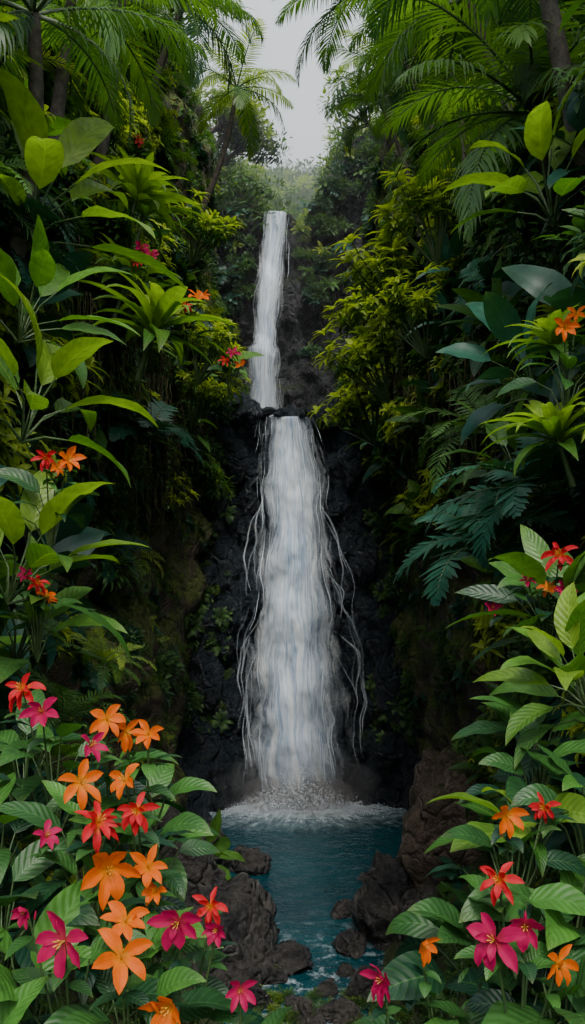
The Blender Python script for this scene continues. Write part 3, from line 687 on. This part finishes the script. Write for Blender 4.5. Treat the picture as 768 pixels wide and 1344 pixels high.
for i, (b, fl) in enumerate([
 ((1.8, 6.2, 6.7), [(1.83, 6, 7.31, .24, 'R'), (1.61, 6, 7.125, .13, 'M'), (1.88, 6, 7.06, .17, 'M'), (1.75, 6, 7.09, .15, 'O'), (1.43, 6.3, 6.9, .15, 'M')]),
 ((2.25, 7.2, 8.5), [(2.17, 7, 9.07, .22, 'O'), (2.3, 7.1, 9.2, .16, 'O')]),
 ((-1.85, 6.7, 7.4), [(-1.67, 6.5, 7.98, .22, 'O'), (-1.83, 6.5, 8.0, .18, 'R'), (-1.75, 6.5, 7.93, .15, 'O')]),
 ((-1.95, 6.7, 6.6), [(-1.89, 6.5, 7.07, .18, 'R'), (-1.83, 6.5, 6.96, .18, 'O'), (-1.97, 6.5, 7.13, .14, 'M')]),
 ((-1.6, 13.2, 10.0), [(-1.4, 13, 10.76, .4, 'O'), (-1.6, 13, 10.65, .28, 'R')]), ((-2.4, 13.9, 11.2), [(-2.3, 13.3, 11.6, .3, 'M'), (-2.15, 13.3, 11.5, .25, 'M'), (-2.35, 13.3, 11.4, .2, 'R')]),
 ((-1.2, 16.6, 9.9), [(-1.1, 16.2, 10.5, .32, 'M'), (-1.25, 16.2, 10.4, .25, 'R'), (-.95, 16.2, 10.3, .25, 'O')]),
 ((-3.1, 17.2, 14.3), [(-3.0, 17, 14.8, .3, 'R')])]): fplant(b, fl, 10, .4, .17, .4, 200+i, .4)
k = 0
for b in [(-1.45, 4.3, 5.7), (-1.3, 3.9, 5.55), (-1.05, 3.5, 5.4), (-1.15, 3.1, 5.35), (-.9, 2.9, 5.2), (-.65, 2.8, 5.1), (-1.5, 4.9, 5.9), (-1.1, 5.0, 5.7), (-.85, 4.9, 5.5),
          (1.15, 4.3, 5.8), (1.3, 4.7, 5.9), (1.2, 3.8, 5.55), (1.05, 3.4, 5.4), (1.1, 3.0, 5.25), (.9, 2.9, 5.15), (.72, 3.1, 5.05), (1.5, 5.3, 6.0), (1.45, 4.3, 5.9), (.85, 3.9, 5.4)]:
    k += 1; fplant(b, [], 13, .40, .20, .42, 300+k, .2 if k % 3 else .5, 'broadleaf_plant', k % 5 == 0)
for b in [(-.15, 3.2, 5.1), (.1, 3.0, 5.05), (.3, 3.1, 5.08), (.5, 3.2, 5.1), (-.3, 3.0, 5.1), (.62, 3.4, 5.2), (-.02, 3.05, 5.1), (.2, 3.2, 5.0)]:
    k += 1; fplant(b, [], 12, .28, .14, .44, 300+k, .45, 'broadleaf_plant', k % 3 == 0)
up_ = empty('undergrowth')
R.seed(44)
for _ in range(240):
    x = U(-3, 3); y = U(2.2, 9)
    if abs(x) < .35+.14*y: continue
    put(R.choice(PR['bush']+PR['fern']+PR['bushd']+PR['busht']), 'foliage', (x, y, gz(x, y)-.05), U(.3, .5), None, Z, up_)
for _ in range(110):
    x = U(-.8, 1.5); y = U(12.3, 13.8); put(R.choice(PR['busht']), 'weeds', (x, y, max(gz(x, y), 0)-.05), U(.12, .35), None, Z, up_)
for _ in range(130):
    sd = R.choice((-1, 1)); y = U(10, 21); x = sd*(np.interp(y, SY, [.8, 1.2, 2.3, 2.9, 3.2, 3.6])+U(.3, 1.6)); put(R.choice(PR['busht']+PR['fern']+PR['bush']), 'foliage', (x, y, gz(x, y)), U(.25, .5), None, Z, up_)

# ------------------------------------------------------------------ mist
def volmat(name, dens, an=.2):
    m, nt, out = newmat(name); v = N(nt, 'ShaderNodeVolumeScatter'); v.inputs['Density'].default_value = dens; v.inputs['Color'].default_value = (.88, .95, 1, 1)
    v.inputs['Anisotropy'].default_value = an; nt.links.new(v.outputs[0], out.inputs['Volume']); return m
def vol(name, lo, hi, dens):
    me = bpy.data.meshes.new(name); x0, y0, z0 = lo; x1, y1, z1 = hi
    me.from_pydata([(x0, y0, z0), (x1, y0, z0), (x1, y1, z0), (x0, y1, z0), (x0, y0, z1), (x1, y0, z1), (x1, y1, z1), (x0, y1, z1)], [],
        [(0, 3, 2, 1), (4, 5, 6, 7), (0, 1, 5, 4), (1, 2, 6, 5), (2, 3, 7, 6), (3, 0, 4, 7)])
    me.materials.append(volmat(name, dens)); o = bpy.data.objects.new(name, me); COL.objects.link(o)
vol('mist', (-60, 31, 11.5), (60, 112, 42), .0095)
def puff(loc, sc, dens):
    bm = bmesh.new(); bmesh.ops.create_icosphere(bm, subdivisions=4, radius=1)
    for v in bm.verts: v.co *= 1+.25*noise.noise(v.co*1.7+Vector(loc))
    me = bpy.data.meshes.new('spray_mist'); bm.to_mesh(me); bm.free(); me.materials.append(volmat('spray_mist', dens)); o = bpy.data.objects.new('spray_mist', me); COL.objects.link(o); o.location = loc; o.scale = sc
puff((.2, 22.5, .35), (1.4, .5, .6), 1.8); puff((.2, 22.4, .5), (2.1, .8, 1.1), .35)

# ------------------------------------------------------------------ light, sky, camera
w = bpy.data.worlds.new('World'); S.world = w; w.use_nodes = True; nt = w.node_tree
bg = nt.nodes['Background']; sk = nt.nodes.new('ShaderNodeTexSky'); sk.sky_type = 'NISHITA'; sk.sun_disc = False
EL, AZ = math.radians(60), math.radians(176)
sk.sun_elevation = EL; sk.sun_rotation = AZ; sk.dust_density = 5; sk.air_density = 1.2
hs = nt.nodes.new('ShaderNodeHueSaturation'); hs.inputs['Saturation'].default_value = .85; hs.inputs['Value'].default_value = 2.1
nt.links.new(sk.outputs[0], hs.inputs['Color'])
tc = nt.nodes.new('ShaderNodeTexCoord'); sx = nt.nodes.new('ShaderNodeSeparateXYZ'); nt.links.new(tc.outputs['Generated'], sx.inputs[0])
cl = ramp_(nt, math_(nt, 'MULTIPLY_ADD', sx.outputs[2], .50, math_(nt, 'MULTIPLY', sx.outputs[1], .85)), .32, .80); cn = noise_(nt, tc.outputs['Generated'], 3, 4)
colr = mix_(nt, cl, hs.outputs['Color'], mix_(nt, cn, (6.0, 6.8, 7.3), (8.8, 9.4, 9.8)))
nt.links.new(colr, bg.inputs[0]); bg.inputs[1].default_value = .15
D = Vector((math.sin(AZ)*math.cos(EL), math.cos(AZ)*math.cos(EL), math.sin(EL)))
sl = bpy.data.lights.new('sun', 'SUN'); sl.energy = 2.0; sl.angle = math.radians(14); sl.color = (1, .98, .94)
so = bpy.data.objects.new('sun', sl); COL.objects.link(so); so.rotation_mode = 'QUATERNION'; so.rotation_quaternion = D.to_track_quat('Z', 'Y'); so.location = (0, 20, 60)
cam = bpy.data.cameras.new('camera'); co = bpy.data.objects.new('camera', cam); COL.objects.link(co); S.camera = co
co.location = (0, 0, 7.6); co.rotation_euler = (math.radians(90), 0, 0)
cam.sensor_fit = 'VERTICAL'; cam.sensor_height = 36; cam.lens = 30.8; cam.clip_end = 500; cam.clip_start = .05
